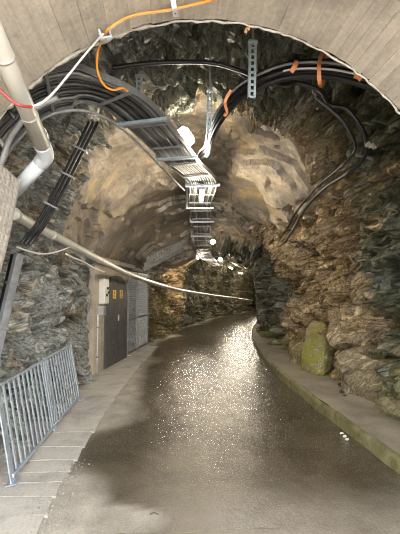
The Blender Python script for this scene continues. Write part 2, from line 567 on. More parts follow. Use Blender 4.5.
TP = [(-1.60, 3.30, 2.15), (-1.53, 3.34, 2.62), (-1.40, 3.40, 3.02), (-1.12, 3.50, 3.36), (-.78, 3.64, 3.52), (-.44, 4.00, 3.56), (-.15, 4.75, 3.57), (.22, 5.85, 3.575)]
TP += [tuple(su(s, u, z)) for s, u, z in ((6.9, .19, 3.575), (8.6, .18, 3.575), (10.5, .22, 3.47), (12.5, .14, 3.27), (14.5, .12, 3.10), (17, .08, 3.06), (21, .05, 3.06))]
path = spline(TP, 10)
fA, fB = at_z(13, 483, .034), at_z(80, 400, .034)
FLEAN, FH = Vector((-.15, 0, .79)).normalized(), .83
def cut_back(points, radius):
    """trim the rock so that it keeps clear of a run of points"""
    for c in points:
        c = np.array(c)
        m = np.abs(S - (c[1])) < radius + 1.5
        d_ = np.linalg.norm(pv[m] - c, axis=1)
        push = np.clip(radius - d_, 0, None)
        pv[m] -= nf[m] * push[:, None]
for _ in range(2):
    cut_back(path, .36)
    cut_back([fA.lerp(fB, k / 24) + FLEAN * h_ for k in range(25) for h_ in (.4, FH, FH + .03)], .085)

def grid_object(name, j0, j1):
    nj = j1 - j0 + 1
    idx = (np.arange(NS)[:, None] * NTH + np.arange(j0, j1 + 1)[None, :])
    V = pv[idx.reshape(-1)]
    a = (np.arange(NS - 1)[:, None] * nj + np.arange(nj - 1)[None, :]).reshape(-1)
    Fq = np.stack([a, a + nj, a + nj + 1, a + 1], -1)
    me = bpy.data.meshes.new(name)
    me.vertices.add(len(V)); me.vertices.foreach_set('co', V.astype(np.float32).reshape(-1))
    me.loops.add(len(Fq) * 4); me.loops.foreach_set('vertex_index', Fq.astype(np.int32).reshape(-1))
    me.polygons.add(len(Fq))
    me.polygons.foreach_set('loop_start', np.arange(0, len(Fq) * 4, 4, dtype=np.int32))
    me.polygons.foreach_set('loop_total', np.full(len(Fq), 4, dtype=np.int32))
    sh = shot[idx.reshape(-1)][Fq[:, 0]] > .5
    me.polygons.foreach_set('use_smooth', np.zeros(len(Fq), bool))
    me.update(calc_edges=True)
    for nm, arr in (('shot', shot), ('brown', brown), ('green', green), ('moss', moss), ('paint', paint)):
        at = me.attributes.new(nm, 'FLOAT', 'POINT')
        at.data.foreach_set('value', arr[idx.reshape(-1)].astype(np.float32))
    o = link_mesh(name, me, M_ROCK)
    o['kind'] = 'structure'
    return o, V, Fq

JL, JR = int(NTH * .36), int(NTH * .64)
# spots of red survey paint on the rock
def dab(px, py, y, r):
    c = np.array(at_y(px, py, y)); dd = np.linalg.norm((pv - c) * np.array([1, .25, 1]), axis=1)
    paint[:] = np.maximum(paint, (1 - sstep(dd, r * .4, r)) * .75)
dab(173, 311, 15.6, .16); dab(303, 299, 8.6, .07); dab(396, 343, 4.6, .05)
wl, V1, F1 = grid_object('wall_left', 0, JL)
ce, V2, F2 = grid_object('ceiling', JL, JR)
wr, V3, F3 = grid_object('wall_right', JR, NTH - 1)
allV = np.concatenate([V1, V2, V3]); allF = np.concatenate([F1, F2 + len(V1), F3 + len(V1) + len(V2)])
BVH = BVHTree.FromPolygons([tuple(v) for v in allV], [tuple(f) for f in allF.tolist()])

def on_rock(px, py, off=.03):
    """point of the rock seen at a pixel, pulled off the surface"""
    d = ray(px, py)
    hit = BVH.ray_cast(CAM, d)
    if hit[0] is None:
        return at_y(px, py, 10)
    return hit[0] - d * off

def wall_path(px_list, off):
    """pixels on the rock -> points just proud of it, the distance smoothed along the run"""
    ts = []
    for px, py in px_list:
        h = BVH.ray_cast(CAM, ray(px, py))
        ts.append(h[3] if h[0] is not None else 8.0)
    out = []
    for i, (px, py) in enumerate(px_list):
        w_ = ts[max(0, i - 1):i + 2]
        t_ = .5 * min(w_) + .5 * sum(w_) / len(w_)
        out.append(CAM + ray(px, py) * (min(t_, ts[i]) - off))
    return out

def su_of(pt):
    """arc length and offset of a point"""
    if pt.y <= S0:
        return pt.y, pt.x - CX
    vx, vy = CX + R_BEND - pt.x, pt.y - S0
    return S0 + R_BEND * math.atan2(vy, vx), R_BEND - math.hypot(vx, vy)

def clear_run(pts, r, per=6):
    """dense run through the points, pulled towards the tunnel axis wherever the rock is nearer than r"""
    out = []
    for q_ in spline(pts, per):
        q_ = q_.copy()
        for _ in range(60):
            if q_.y < 2.9: break
            c = su(su_of(q_)[0], .1, 1.8); d = c - q_
            blocked = BVH.ray_cast(c, -d.normalized(), d.length)[0] is not None
            near = BVH.find_nearest(q_)
            if not blocked and near[3] > r + .012: break
            q_ += d.normalized() * .015
        out.append(q_)
    for _ in range(2):
        out = [out[0]] + [(out[i - 1] + out[i] * 2 + out[i + 1]) / 4 for i in range(1, len(out) - 1)] + [out[-1]]
    return out

def rock_above(pt):
    h = BVH.ray_cast(Vector(pt), Vector((0, 0, 1)))
    return h[0].z if h[0] is not None else pt[2] + .5

# end of the tunnel far round the bend
e = MB()
xe, ye, ae = centre(61.5)
ed = Vector((math.cos(ae), -math.sin(ae), 0)); et = Vector((math.sin(ae), math.cos(ae), 0))
e.obox(Vector((xe, ye, 1.8)), ed, et, Vector((0, 0, 1)), 7, .2, 6)
tag(e.build('wall_end', M_SHELL), kind='structure')

# ------------------------------------------------------------------ road, kerb, walkway, pavement
def strip(name, rows, mat, attrs=None):
    """rows: list of lists of points -> one mesh grid"""
    nr, nc = len(rows), len(rows[0])
    V = [tuple(pt) for r in rows for pt in r]
    Fq = [(i * nc + j, i * nc + j + 1, (i + 1) * nc + j + 1, (i + 1) * nc + j) for i in range(nr - 1) for j in range(nc - 1)]
    me = bpy.data.meshes.new(name)
    me.from_pydata(V, [], Fq); me.update()
    me.polygons.foreach_set('use_smooth', [True] * len(Fq))
    if attrs:
        for nm, arr in attrs.items():
            at = me.attributes.new(nm, 'FLOAT', 'POINT'); at.data.foreach_set('value', arr)
    return link_mesh(name, me, mat)

ss = [-7, -5, -3, -1.5, 0] + list(np.arange(.5, 9, .07)) + list(np.arange(9, 26, .25)) + list(np.arange(26, 62, 1.0))
us = np.linspace(-3.0, 2.6, 90)
rp = np.array([su(s, u, 0) for s in ss for u in us])
RS = np.repeat(np.array(ss), len(us)); RU = np.tile(us, len(ss))
rz = .010 * fbm(rp * np.array([1.3, .8, 1]), 3, 81) + .004 * fbm(rp * 5, 3, 82)
rn = fbm(rp * np.array([1.3, .9, 1]), 1, 85)
# dry where the mud film has not spread: beside the pavement and at the threshold
dl = 1 - sstep(RU - np.interp(RS, [2.7, 3.1, 3.5, 4.4, 5.5, 8, 12], [-.75, -.85, -1.02, -1.10, -1.05, -.95, -1.15]) + .38 * rn, -.25, .28)
dn = .62 * (1 - sstep(RS + .30 * rn, 2.4, 3.6))
dpatch = 1 - sstep(np.hypot((RU + .62) / .40, (RS - 3.0) / .32) + .5 * rn, .75, 1.05)
dry = np.clip(np.maximum(np.maximum(dl, dn * .9), dpatch * .8), 0, 1)
rp[:, 2] = rz
rows = rp.reshape(len(ss), len(us), 3)
road = strip('floor', [[tuple(x) for x in r] for r in rows], M_ROAD, {'dry': dry.astype(np.float32)})
road['kind'] = 'structure'
# joint across the road where the lining ends
mb = MB()
jp = [(-1.15 + k * .04, 2.86 + .012 * math.sin(k * .37) + .006 * math.sin(k * 1.3) + .004 * random.random(), .5 + random.random()) for k in range(88)]
vs = [(x, y + sgn * .0045 * w_, .0115 + .003 * math.sin(x * 2)) for x, y, w_ in jp for sgn in (-1, 1)]
mb.add(vs, [(2 * i, 2 * i + 1, 2 * i + 3, 2 * i + 2) for i in range(87)])
tag(mb.build('trim_1', M_KERB), kind='structure')
# outside the portal: open ground
mb = MB(); mb.box((0, -9, -.12), (40, 14, .1))
tag(mb.build('ground_outside', M_SLAB), kind='structure')

KPX = [su_of(at_z(x, y, 0)) for x, y in ((400, 475), (351, 437), (314, 408), (281, 380), (264, 362), (256, 348), (252, 334))]
KERB_S = [2.8] + [a for a, b in KPX] + [KPX[-1][0] + 5, 62]
KERB_U = [KPX[0][1]] + [b for a, b in KPX] + [1.95, 1.95]
def kerb_u(s):
    return float(np.interp(s, KERB_S, KERB_U))
KS = [2.88] + list(np.arange(3.0, 26, .2)) + list(np.arange(26, 61.5, 1.5))
prof = [(0, -.05), (.012, .10), (.022, .122), (.04, .134), (.07, .136)]
kr = []
for s in KS:
    j = .008 * math.sin(s * 3.1) + .006 * math.sin(s * 7.7)
    kr.append([su(s, kerb_u(s) + a + j, b + .006 * math.sin(s * 5.3)) for a, b in prof])
k = strip('kerb', kr, M_KERB); k['kind'] = 'structure'
k['label'] = 'low mossy concrete kerb curving along the right edge of the wet road'
wk = []
for s in KS:
    wk.append([su(s, kerb_u(s) + .065 + a, .133 + .012 * math.sin(s * 2.3 + a * 9) + .01 * math.sin(s * 6.1 - a * 5)) for a in np.linspace(0, 1.5, 16)])
k = strip('walkway', wk, M_WALK); k['kind'] = 'structure'

# left pavement: cast slabs with open joints
pav = empty('pavement', su(3.0, -1.5, 0), 'pale concrete pavement strip along the left wall', 'pavement')
del pav['category']; pav['kind'] = 'structure'
cuts = [2.05, 2.75, 3.13, 3.42, 3.66, 3.86, 4.12, 4.46, 4.9, 5.45, 6.1, 6.9, 7.9, 9.1, 10.6, 12.4]
def slab_edge(s):
    return float(np.interp(s, [2, 2.8, 3.5, 4.4, 8, 10.5, 12.6], [-1.18, -1.22, -1.26, -1.24, -1.18, -1.16, -1.22]))
for a, b in zip(cuts[:-1], cuts[1:]):
    mb = MB()
    g = .006
    top = .022 + random.uniform(-.002, .002)
    n = 6
    ua = [(-2.5 + (slab_edge(a) + .03 * random.random() + 2.5) * i / n) for i in range(n + 1)]
    A = [su(a + g + .012 * math.sin(i * 2.1 + a * 7), ua[i], top + .003 * math.sin(i + a)) for i in range(n + 1)]
    Bp = [su(b - g + .012 * math.sin(i * 2.1 + b * 7), -2.5 + (slab_edge(b) + 2.5) * i / n, top + .003 * math.sin(i + b)) for i in range(n + 1)]
    lo = [Vector((q_.x, q_.y, -.05)) for q_ in A + Bp]
    vs = A + Bp + lo
    N1 = n + 1
    fs = [(i, i + 1, N1 + i + 1, N1 + i) for i in range(n)]
    fs += [(i, 2 * N1 + i, 2 * N1 + i + 1, i + 1) for i in range(n)]
    fs += [(N1 + i, N1 + i + 1, 3 * N1 + i + 1, 3 * N1 + i) for i in range(n)]
    fs += [(0, N1, 3 * N1, 2 * N1), (n, 2 * N1 + n, 3 * N1 + n, N1 + n)]
    mb.add(vs, fs)
    mb.build('slab', M_SLAB, pav)

# ------------------------------------------------------------------ concrete lining: shell, board imprints, broken lip
AX, AZ, AR = .34, 1.81, 1.86
YB, YE = -.9, 2.83
lin = empty('lining', (AX, YB, 0), 'board-marked concrete vault lining arching over the tunnel entrance', 'vault')
del lin['category']; lin['kind'] = 'structure'
mb = MB()
sec = []
for r in (AR + .03, AR + .36):
    pts = [(AX - r, -.1)] + [(AX - r * math.cos(PI * k / 40), AZ + r * math.sin(PI * k / 40)) for k in range(41)] + [(AX + r, -.1)]
    sec.append(pts)
n = len(sec[0])
vs = [(x, y, z) for pts in sec for y in (YB, YE - .03) for x, z in pts]
fs = []
for i in range(n - 1):
    fs += [(i, i + 1, n + i + 1, n + i), (2 * n + i, 3 * n + i, 3 * n + i + 1, 2 * n + i + 1),
           (n + i, n + i + 1, 3 * n + i + 1, 3 * n + i), (i, 2 * n + i, 2 * n + i + 1, i + 1)]
mb.add(vs, fs)
mb.build('shell', M_SHELL, lin)
NB = 74
variants = []
for vk in range(5):
    da = PI / NB * .5 * (.994 - .004 * vk)
    vs = []
    ye = YE - .004 * vk
    for yy in (YB, ye):
        for r in (AR, AR + .04):
            for k in (-1, 0, 1):
                vs.append((AX * 0 + r * math.sin(k * da), yy, r * math.cos(k * da)))
    q6 = lambda y_, r_, k_: y_ * 6 + r_ * 3 + k_
    fs = []
    for k in range(2):
        fs += [(q6(0, 0, k), q6(0, 0, k + 1), q6(1, 0, k + 1), q6(1, 0, k)), (q6(0, 1, k), q6(1, 1, k), q6(1, 1, k + 1), q6(0, 1, k + 1)),
               (q6(0, 0, k), q6(0, 1, k), q6(0, 1, k + 1), q6(0, 0, k + 1)), (q6(1, 0, k), q6(1, 0, k + 1), q6(1, 1, k + 1), q6(1, 1, k))]
    fs += [(q6(0, 0, 0), q6(1, 0, 0), q6(1, 1, 0), q6(0, 1, 0)), (q6(0, 0, 2), q6(0, 1, 2), q6(1, 1, 2), q6(1, 0, 2))]
    me = bpy.data.meshes.new('board_imprint'); me.from_pydata(vs, [], fs); me.materials.append(M_VAULT)
    bm = bmesh.new(); bm.from_mesh(me); bmesh.ops.recalc_face_normals(bm, faces=bm.faces); bm.to_mesh(me); bm.free()
    variants.append(me)
for k in range(NB):
    a = -PI / 2 + PI * (k + .5) / NB
    o = bpy.data.objects.new('board_imprint', random.choice(variants))
    COL.objects.link(o); o.parent = lin
    dr = random.uniform(-.004, .004)
    o.location = (dr * math.sin(a), -YB + random.uniform(-.012, .006), AZ + dr * math.cos(a))
    o.rotation_euler = (0, a, 0)
# pale broken arris along the end of the vault
mb = MB()
pts, rr = [], []
for k in range(150):
    a = -PI / 2 + PI * k / 149
    j = random.uniform(-.004, .004)
    left = 1 if a < -.25 else 0
    pts.append(Vector((AX + (AR - .002 + j + .02 * left) * math.sin(a), YE + .005 + random.uniform(-.01, .012) + .03 * left, AZ + (AR - .002 + j + .02 * left) * math.cos(a))))
    rr.append(.006 + random.uniform(0, .004) + (.016 * random.random() if left else 0))
mb.tube(pts, rr, 6)
mb.build('broken_edge', M_LIP, lin)

# ------------------------------------------------------------------ boulders at the foot of the right wall (pieces of that wall)
def boulder(c, size, rotz, seed, mossv, brownv, tilt=0.0, name='boulder'):
    bm = bmesh.new()
    bmesh.ops.create_icosphere(bm, subdivisions=4, radius=1.0)
    me = bpy.data.meshes.new(name); bm.to_mesh(me); bm.free()
    co = np.zeros(len(me.vertices) * 3); me.vertices.foreach_get('co', co); co = co.reshape(-1, 3)
    n0 = co.copy()
    e_ = .48
    co = np.sign(co) * np.abs(co) ** e_ * .8
    bb, kk = blocks(co * np.array([1.1, 1.0, 1.5]) + seed * 3.3, seed)
    bb2, _ = blocks(co * np.array([2.6, 2.2, 4.2]) + seed, seed + 50)
    co = co + n0 * (.085 * bb + .030 * bb2 + .09 * fbm(co * 1.6, 3, seed) + .02 * fbm(co * 9, 3, seed))[:, None]
    co = co * np.array(size)
    m = Matrix.Translation(Vector(c)) @ Matrix.Rotation(rotz, 4, 'Z') @ Matrix.Rotation(tilt, 4, 'Y')
    me.vertices.foreach_set('co', co.astype(np.float32).reshape(-1))
    me.transform(m)
    nn = len(me.vertices)
    for nm, v in (('shot', 0), ('brown', brownv), ('green', 0.25), ('moss', mossv), ('paint', 0)):
        at = me.attributes.new(nm, 'FLOAT', 'POINT'); at.data.foreach_set('value', np.full(nn, v, np.float32))
    me.update()
    return link_mesh(name, me, M_ROCK, wr)

b0 = at_z(318, 374, .133)
boulder((b0.x + .10, b0.y + .26, .52), (.25, .34, .66), .55, 11, 1.0, .7, .26)['label'] = 'upright rock slab covered in yellow-green moss'
b0 = at_z(372, 405, .133)
boulder((b0.x + .42, b0.y + .40, .40), (.56, .78, .52), .30, 12, .12, .55, -.22)
b0 = at_z(398, 425, .133)
boulder((b0.x + .40, b0.y + .25, .12), (.45, .55, .30), .1, 15, .35, .5, .0)
b0 = at_z(352, 395, .133)
boulder((b0.x + .48, b0.y + .50, .95), (.50, .60, .40), .5, 13, .0, .7, .7)
b0 = at_z(300, 366, .133)
boulder((b0.x + .20, b0.y + .35, .30), (.28, .5, .35), .2, 14, .6, .6, .1)

# ------------------------------------------------------------------ cable tray with its cables
def frames(path, w0):
    out = []; w_ = w0.normalized()
    for i in range(len(path)):
        t = (path[min(i + 1, len(path) - 1)] - path[max(i - 1, 0)]).normalized()
        w_ = (w_ - t * w_.dot(t)).normalized()
        if path[i].y > 3.6:      # level the tray once it has turned overhead
            lvl = Vector((-t.y, t.x, 0)).normalized()
            if lvl.dot(w_) < 0: lvl = -lvl
            w_ = w_.lerp(lvl, .35).normalized()
            w_ = (w_ - t * w_.dot(t)).normalized()
        out.append((path[i], t, w_.copy(), t.cross(w_).normalized()))
    return out
FR = frames(path, Vector((0, 1, 0)))
# up side of the tray
UPS = 1 if FR[60][3].z > 0 else -1
HALF = .235
tray = empty('cable_tray', path[0], 'steel ladder cable tray bending overhead from the left wall down the tunnel', 'cable tray')
for sgn in (-1, 1):
    mb = MB()
    vs, fs = [], []
    for (c, t, w_, n_) in FR:
        o = c + w_ * (sgn * HALF)
        for a, b in ((-.006, -.02), (.006, -.02), (.006, .05), (-.006, .05)):
            vs.append(o + w_ * a + n_ * (b * UPS))
    for i in range(len(FR) - 1):
        for k in range(4):
            k2 = (k + 1) % 4
            fs.append((i * 4 + k, i * 4 + k2, i * 4 + 4 + k2, i * 4 + 4 + k))
    mb.add(vs, fs)
    mb.build('side_rail', M_GALV2, tray)
acc, nxt = 0.0, 0.15
for i in range(1, len(FR)):
    acc += (FR[i][0] - FR[i - 1][0]).length
    if acc >= nxt:
        nxt = acc + (.62 if FR[i][0].y < 7 else .62 if FR[i][0].y < 18 else 1.2)
        c, t, w_, n_ = FR[i]
        mb = MB(); mb.obox(c - n_ * (.012 * UPS), w_, t, n_, HALF * 2 + .02, .03, .02)
        mb.build('rung', M_GALV2 if FR[i][0].y > 7 else M_CONDUIT, tray)
def near_frame(px, py):
    best = None
    for f in FR:
        d = ray(px, py); v = f[0] - CAM
        m = (v - d * v.dot(d)).length / v.dot(d)
        if best is None or m < best[0]: best = (m, f)
    return best[1]
# support brackets with upstands to the rock
for px, py in ((140, 121), (173, 157), (203, 184), (205, 207), (206, 221), (207, 236)):
    c, t, w_, n_ = near_frame(px, py)
    mb = MB(); mb.obox(c - n_ * (.04 * UPS), w_, t, n_, HALF * 2 + .14, .05, .035)
    mb.build('support_arm', M_GALV, tray)
    top = rock_above(c)
    mb = MB(); a_ = c + w_ * (HALF + .05)
    mb.bar(a_ - Vector((0, 0, .05)), Vector((a_.x, a_.y, top + .06)), .04, .03, Vector((0, 1, 0)))
    mb.build('hanger', M_GALV2, tray)

ncab = 0
rb = [(.018, M_BLACK), (.017, M_CABG), (.020, M_CABD), (.018, M_BLACK), (.020, M_CABD), (.019, M_BLACK), (.017, M_CABD), (.018, M_BLACK), (.016, M_CABG), (.017, M_CABD), (.017, M_BLACK)]
lay, xo = [], -.2145
for r, m in rb:
    lay.append((xo + r, r, 0, m)); xo += 2 * r + .0035
for x_, r, m in ((-.185, .014, M_CABD), (-.120, .016, M_BLACK), (-.055, .015, M_CABG), (.020, .016, M_BLACK), (.085, .014, M_CABD), (.160, .016, M_BLACK)):
    lay.append((x_, r, 1, m))
for off, r, layer, m in lay:
    ph = random.random() * 6
    pts = []
    for i, (c, t, w_, n_) in enumerate(FR):
        o_ = off + (.010 if layer else .0012) * math.sin(i * .23 + ph)
        hgt = r + .004 + layer * .045
        pts.append(c + w_ * o_ + n_ * (hgt * UPS))
    mb = MB(); mb.tube(pts, r, 7)
    tone = {M_CABG: 'grey', M_CABD: 'dusty dark', M_BLACK: 'black'}[m]
    o = mb.build('tray_cable', m, smooth=True)
    tag(o, tone + ' power cable lying with others in the overhead cable tray', 'cable', tone + ' cables lying in the overhead tray')

def cable(name, pts, r, mat, label, cat='cable', group=None, per=8, seg=8):
    mb = MB(); mb.tube(spline(pts, per), r, seg)
    return tag(mb.build(name, mat, smooth=True), label, cat, group)

# loose cables beside the tray
cable('loose_cable', clear_run([at_y(-8, 190, 3.45), at_y(10, 150, 3.45), at_y(40, 120, 3.5), at_y(75, 110, 3.6), at_y(108, 119, 3.85), at_y(140, 145, 4.4), at_y(168, 174, 5.2), at_y(184, 190, 6.2)], .014), .014, M_CABG,
      'thin grey cable arcing loosely just below the overhead cable tray')
cable('black_hose', clear_run([at_y(112, 68, 4.05), at_y(140, 64, 4.1), at_y(175, 62, 4.15), at_y(212, 63, 4.2), at_y(238, 70, 4.2), at_y(262, 78, 4.15), at_y(290, 81, 4.3)] +
      wall_path([(325, 92), (350, 112), (366, 138), (364, 158), (345, 175), (325, 188), (305, 209), (294, 228), (284, 243)], .15), .055), .025, M_BLACK,
      'thick black cable crossing below the ceiling and dropping down the right rock wall')
cable('black_hose', clear_run(wall_path([(316, 97), (341, 119), (355, 142), (352, 156), (336, 171), (316, 188), (297, 211), (287, 229)], .24), .06), .017, M_BLACK,
      'thinner black cable strapped inside the curve of the thick one on the right rock wall')
# clamps holding that pair on the wall
for i, (px, py) in enumerate(((364, 122), (365, 157), (330, 196), (308, 216), (343, 108))):
    hit_ = BVH.ray_cast(CAM, ray(px, py)); c = CAM + ray(px, py) * (hit_[3] - .012)
    a, b = at_y(px - 9, py - 2, c.y), at_y(px + 8, py + 2, c.y)
    mb = MB(); mb.bar(a, b, .02, .03); cl = mb.build('cable_clamp', M_CONDUIT, bevel=.004)
    tag(cl, ['short steel clamp high on the black wall cables', 'steel bracket at the lowest turn of the black wall cables beside the green rock', 'pale steel clamp on the rock ledge under the black wall cables',
             'short clamp low on the black cables above the brown rock', 'topmost steel clamp on the black wall cables'][i], 'clamp', 'clamps on the right wall')
# little cable on a bracket at the ledge
cable('thin_wire', [on_rock(322, 184, .07), on_rock(326, 170, .1), on_rock(331, 162, .12), on_rock(336, 166, .1), on_rock(333, 180, .07)], .010, M_CABD, 'thin dark wire looped above the ledge on the right rock wall')
cable('thin_wire', clear_run([on_rock(292, 240, .06), on_rock(297, 241, .06), on_rock(303, 243, .05), on_rock(308, 239, .05)], .045), .014, M_BLACK, 'short black wire end lying on brown rock below the right ledge')

# bundle from the right that joins the tray
RB = [at_y(412, 96, 3.15), at_y(392, 86, 3.25), at_y(350, 73, 3.4), at_y(318, 69, 3.55), at_y(288, 71, 3.7), at_y(262, 80, 3.85), at_y(240, 93, 4.05), at_y(222, 114, 4.45), at_y(212, 134, 4.9), Vector((.56, 5.5, 3.68)), Vector((.52, 6.1, 3.80)), Vector((.47, 6.8, 3.80))]
offs = [(0, 0, .034, M_BLACK, 'middle thick black cable of the sweeping bundle on the right'), (.069, 0, .030, M_BLACK, 'upper thick black cable of the sweeping bundle on the right'),
        (-.067, 0, .028, M_BLACK, 'lower thick black cable of the sweeping bundle on the right'), (-.020, .052, .010, M_WHITEC, 'thin white cable running along the black bundle on the right'),
        (.036, .054, .013, M_CABG, 'thin grey cable on top of the black bundle on the right')]
RBD = spline(RB, 8)
RBF = []
for i, q_ in enumerate(RBD):
    t_ = (RBD[min(i + 1, len(RBD) - 1)] - RBD[max(i - 1, 0)]).normalized()
    up_ = (UPV0 := Vector((0, 0, 1))) - t_ * t_.z
    up_.normalize(); sd_ = t_.cross(up_).normalized()
    if sd_.dot(CAM - q_) < 0: sd_ = -sd_
    RBF.append((q_, up_, sd_))
for o_u, o_s, r, m, lab in offs:
    last = 34 if m is M_WHITEC else len(RBF)
    cable('bundle_cable', [q_ + u_ * o_u + w_ * o_s for q_, u_, w_ in RBF[:last]], r, m, lab, per=1)

# orange straps and ties
def strap(pts, wdt, label, name='cable_strap', mat=None):
    mb = MB()
    P_ = spline(pts, 6)
    vs, fs = [], []
    for i, c in enumerate(P_):
        t = (P_[min(i + 1, len(P_) - 1)] - P_[max(i - 1, 0)]).normalized()
        view = (c - CAM).normalized()
        x = t.cross(view).normalized()
        n_ = x.cross(t).normalized()
        for a, b in ((-1, -1), (1, -1), (1, 1), (-1, 1)):
            vs.append(c + x * (a * wdt / 2) + n_ * (b * .003))
    for i in range(len(P_) - 1):
        for k in range(4):
            k2 = (k + 1) % 4
            fs.append((i * 4 + k, i * 4 + k2, i * 4 + 4 + k2, i * 4 + 4 + k))
    fs += [(0, 1, 2, 3), tuple(len(vs) - 4 + k for k in range(4))]
    mb.add(vs, fs)
    return tag(mb.build(name, mat or M_STRAP), label, 'strap', 'orange straps on the right-hand bundle')
strap([at_y(333, 41, 3.75), at_y(326, 49, 3.65), at_y(321, 56, 3.42), at_y(319, 68, 3.36), at_y(320, 84, 3.42), at_y(323, 83, 3.66), at_y(326, 60, 3.72), at_y(332, 44, 3.8)], .035, 'long orange sling strap looped around the black bundle and hung from the rock')
strap([at_y(297, 61, 3.50), at_y(295, 66, 3.48), at_y(291, 72, 3.50)], .045, 'crumpled pale orange strap on the bundle beside the longer slotted strut')
strap([at_y(355, 64, 3.24), at_y(360, 65, 3.22), at_y(364, 67, 3.22)], .022, 'small orange tie above the white cable near the vault edge')
strap([at_y(354, 76, 3.24), at_y(358, 77, 3.22), at_y(361, 80, 3.22)], .035, 'small orange tie on the white cable near the vault edge')
strap([at_y(231, 90, 3.95), at_y(227, 97, 3.93), at_y(225, 104, 3.98), at_y(227, 112, 4.08), at_y(224, 116, 4.15)], .03, 'pale orange strap hooked around the black bundle between the two slotted struts')
strap(clear_run([on_rock(246, 30, .05), on_rock(249, 25, .05), on_rock(246, 19, .05)], .03), .03, 'rust-orange strap end hanging from the dark ceiling above the longer strut')

# slotted struts hanging from the ceiling
def slotted(px, py0, py1, y, wpx, label, lean=0):
    lo = at_y(px, py1, y); hi = at_y(px + lean, py0, y)
    root = empty('slotted_strut', lo, label, 'strut', 'slotted steel struts')
    L = (hi - lo).length; d = (hi - lo).normalized(); x = Vector((1, 0, 0)); x = (x - d * x.dot(d)).normalized(); yv = d.cross(x)
    wd = wpx * y / F_PX
    mb = MB()
    for sgn in (-1, 1):
        mb.obox((lo + hi) / 2 + x * (sgn * wd * .36), x, yv, d, wd * .28, .006, L)
        mb.obox((lo + hi) / 2 + x * (sgn * wd * .5) - yv * .02 * (1 if yv.y < 0 else -1), x, yv, d, .005, .045, L)
    npc = int(L / .055)
    for k in range(npc + 1):
        mb.obox(lo + d * (L * k / npc), x, yv, d, wd * .5, .006, .022)
    mb.build('channel', M_STRUT, root)
    mb = MB(); top = Vector((hi.x, hi.y, max(rock_above(hi), hi.z + .02)))
    mb.bar(hi - d * .02, top + Vector((0, 0, .05)), .02, .02, Vector((0, 1, 0)))
    mb.build('ceiling_rod', M_CONDUIT, root)
    mb = MB(); mb.obox(hi, x, yv, d, wd * 1.3, .05, .02)
    mb.build('top_plate', M_STRUT, root)
slotted(252, 42, 97, 3.66, 7.5, 'longer galvanised slotted strut hanging in front of the black bundle', 1)
slotted(209, 91, 132, 4.45, 5.0, 'shorter galvanised slotted strut hanging next to the floodlight', 1)
slotted(139, 76, 102, 4.6, 6.0, 'dark slotted strut stub hanging above the tray by the left ceiling', 0)

# ------------------------------------------------------------------ left side: pipes, black conduits, cover
def on_vault(px, py, off=.012):
    d = ray(px, py)
    # solve for the cylinder (x-AX)^2+(z-AZ)^2=(AR-off)^2
    a_ = d.x ** 2 + d.z ** 2; bx, bz = CAM.x - AX, CAM.z - AZ
    b_ = 2 * (d.x * bx + d.z * bz); c_ = bx * bx + bz * bz - (AR - off) ** 2
    t_ = (-b_ + math.sqrt(b_ * b_ - 4 * a_ * c_)) / (2 * a_)
    return CAM + d * t_
wp = empty('drain_pipe', at_y(48, 157, 3.1), 'thick cream plastic pipe coming down the vault with a bright elbow', 'pipe')
A0, A1, A2 = on_vault(-34, -30, .085), at_y(47, 156, 3.05), at_y(14, 192, 3.40)
mb = MB(); mb.tube([A0, A0.lerp(A1, .5), A1 + (A0 - A1).normalized() * .05], .056, 20); mb.build('upper_run', M_WHITEP, wp, smooth=True)
mb = MB(); dA = (A0 - A1).normalized(); dB = (A2 - A1).normalized()
mb.tube(spline([A1 + dA * .13, A1 + dA * .07, A1 + (dA + dB) * .015, A1 + dB * .06, A1 + dB * .09], 6), .0605, 20); mb.build('elbow', M_WHITEP2, wp, smooth=True)
mb = MB(); mb.tube([A1 + dB * .06, A1.lerp(A2, .6), A2 + dB * .25], .055, 20); mb.build('lower_run', M_WHITEP2, wp, smooth=True)
for f in (.34, .68):
    c = A0.lerp(A1, f); mb = MB(); mb.tube([c - dA * .008, c + dA * .008], .0585, 20); mb.build('pipe_band', M_WHITEP, wp, smooth=True)

PPX = [(14, 214, 3.75), (38, 228, 4.5), (62, 240, 5.3), (92, 256, 6.7), (108, 264, 7.8), (122, 271, 9.0), (136, 277, 10.3), (150, 282, 11.9), (170, 288, 14.2), (190, 292, 16.9), (212, 295.5, 20.0), (232, 298, 24.0), (252, 301, 29.0)]
wpipe = empty('wall_pipe', at_y(*PPX[0]), 'long cream pipe running along the left wall into the tunnel bend', 'pipe')
pp = spline([at_y(*a) for a in PPX], 8)
mb = MB(); mb.tube(pp, [.048 + .016 * min(1, i / 50) for i in range(len(pp))], 14); mb.build('pipe_run', M_WHITEP3, wpipe, smooth=True)
for i in (0, 13, 28, 44):
    d = (pp[i + 1] - pp[i]).normalized(); mb = MB(); mb.tube([pp[i] - d * .035, pp[i] + d * .035], .060, 14); mb.build('coupling', M_WHITEP3, wpipe, smooth=True)
for i in (12, 20, 66):
    c = pp[i]; mb = MB(); mb.bar(c, c + Vector((-.35, 0, .02)), .02, .03); mb.build('wall_bracket', M_CONDUIT, wpipe)

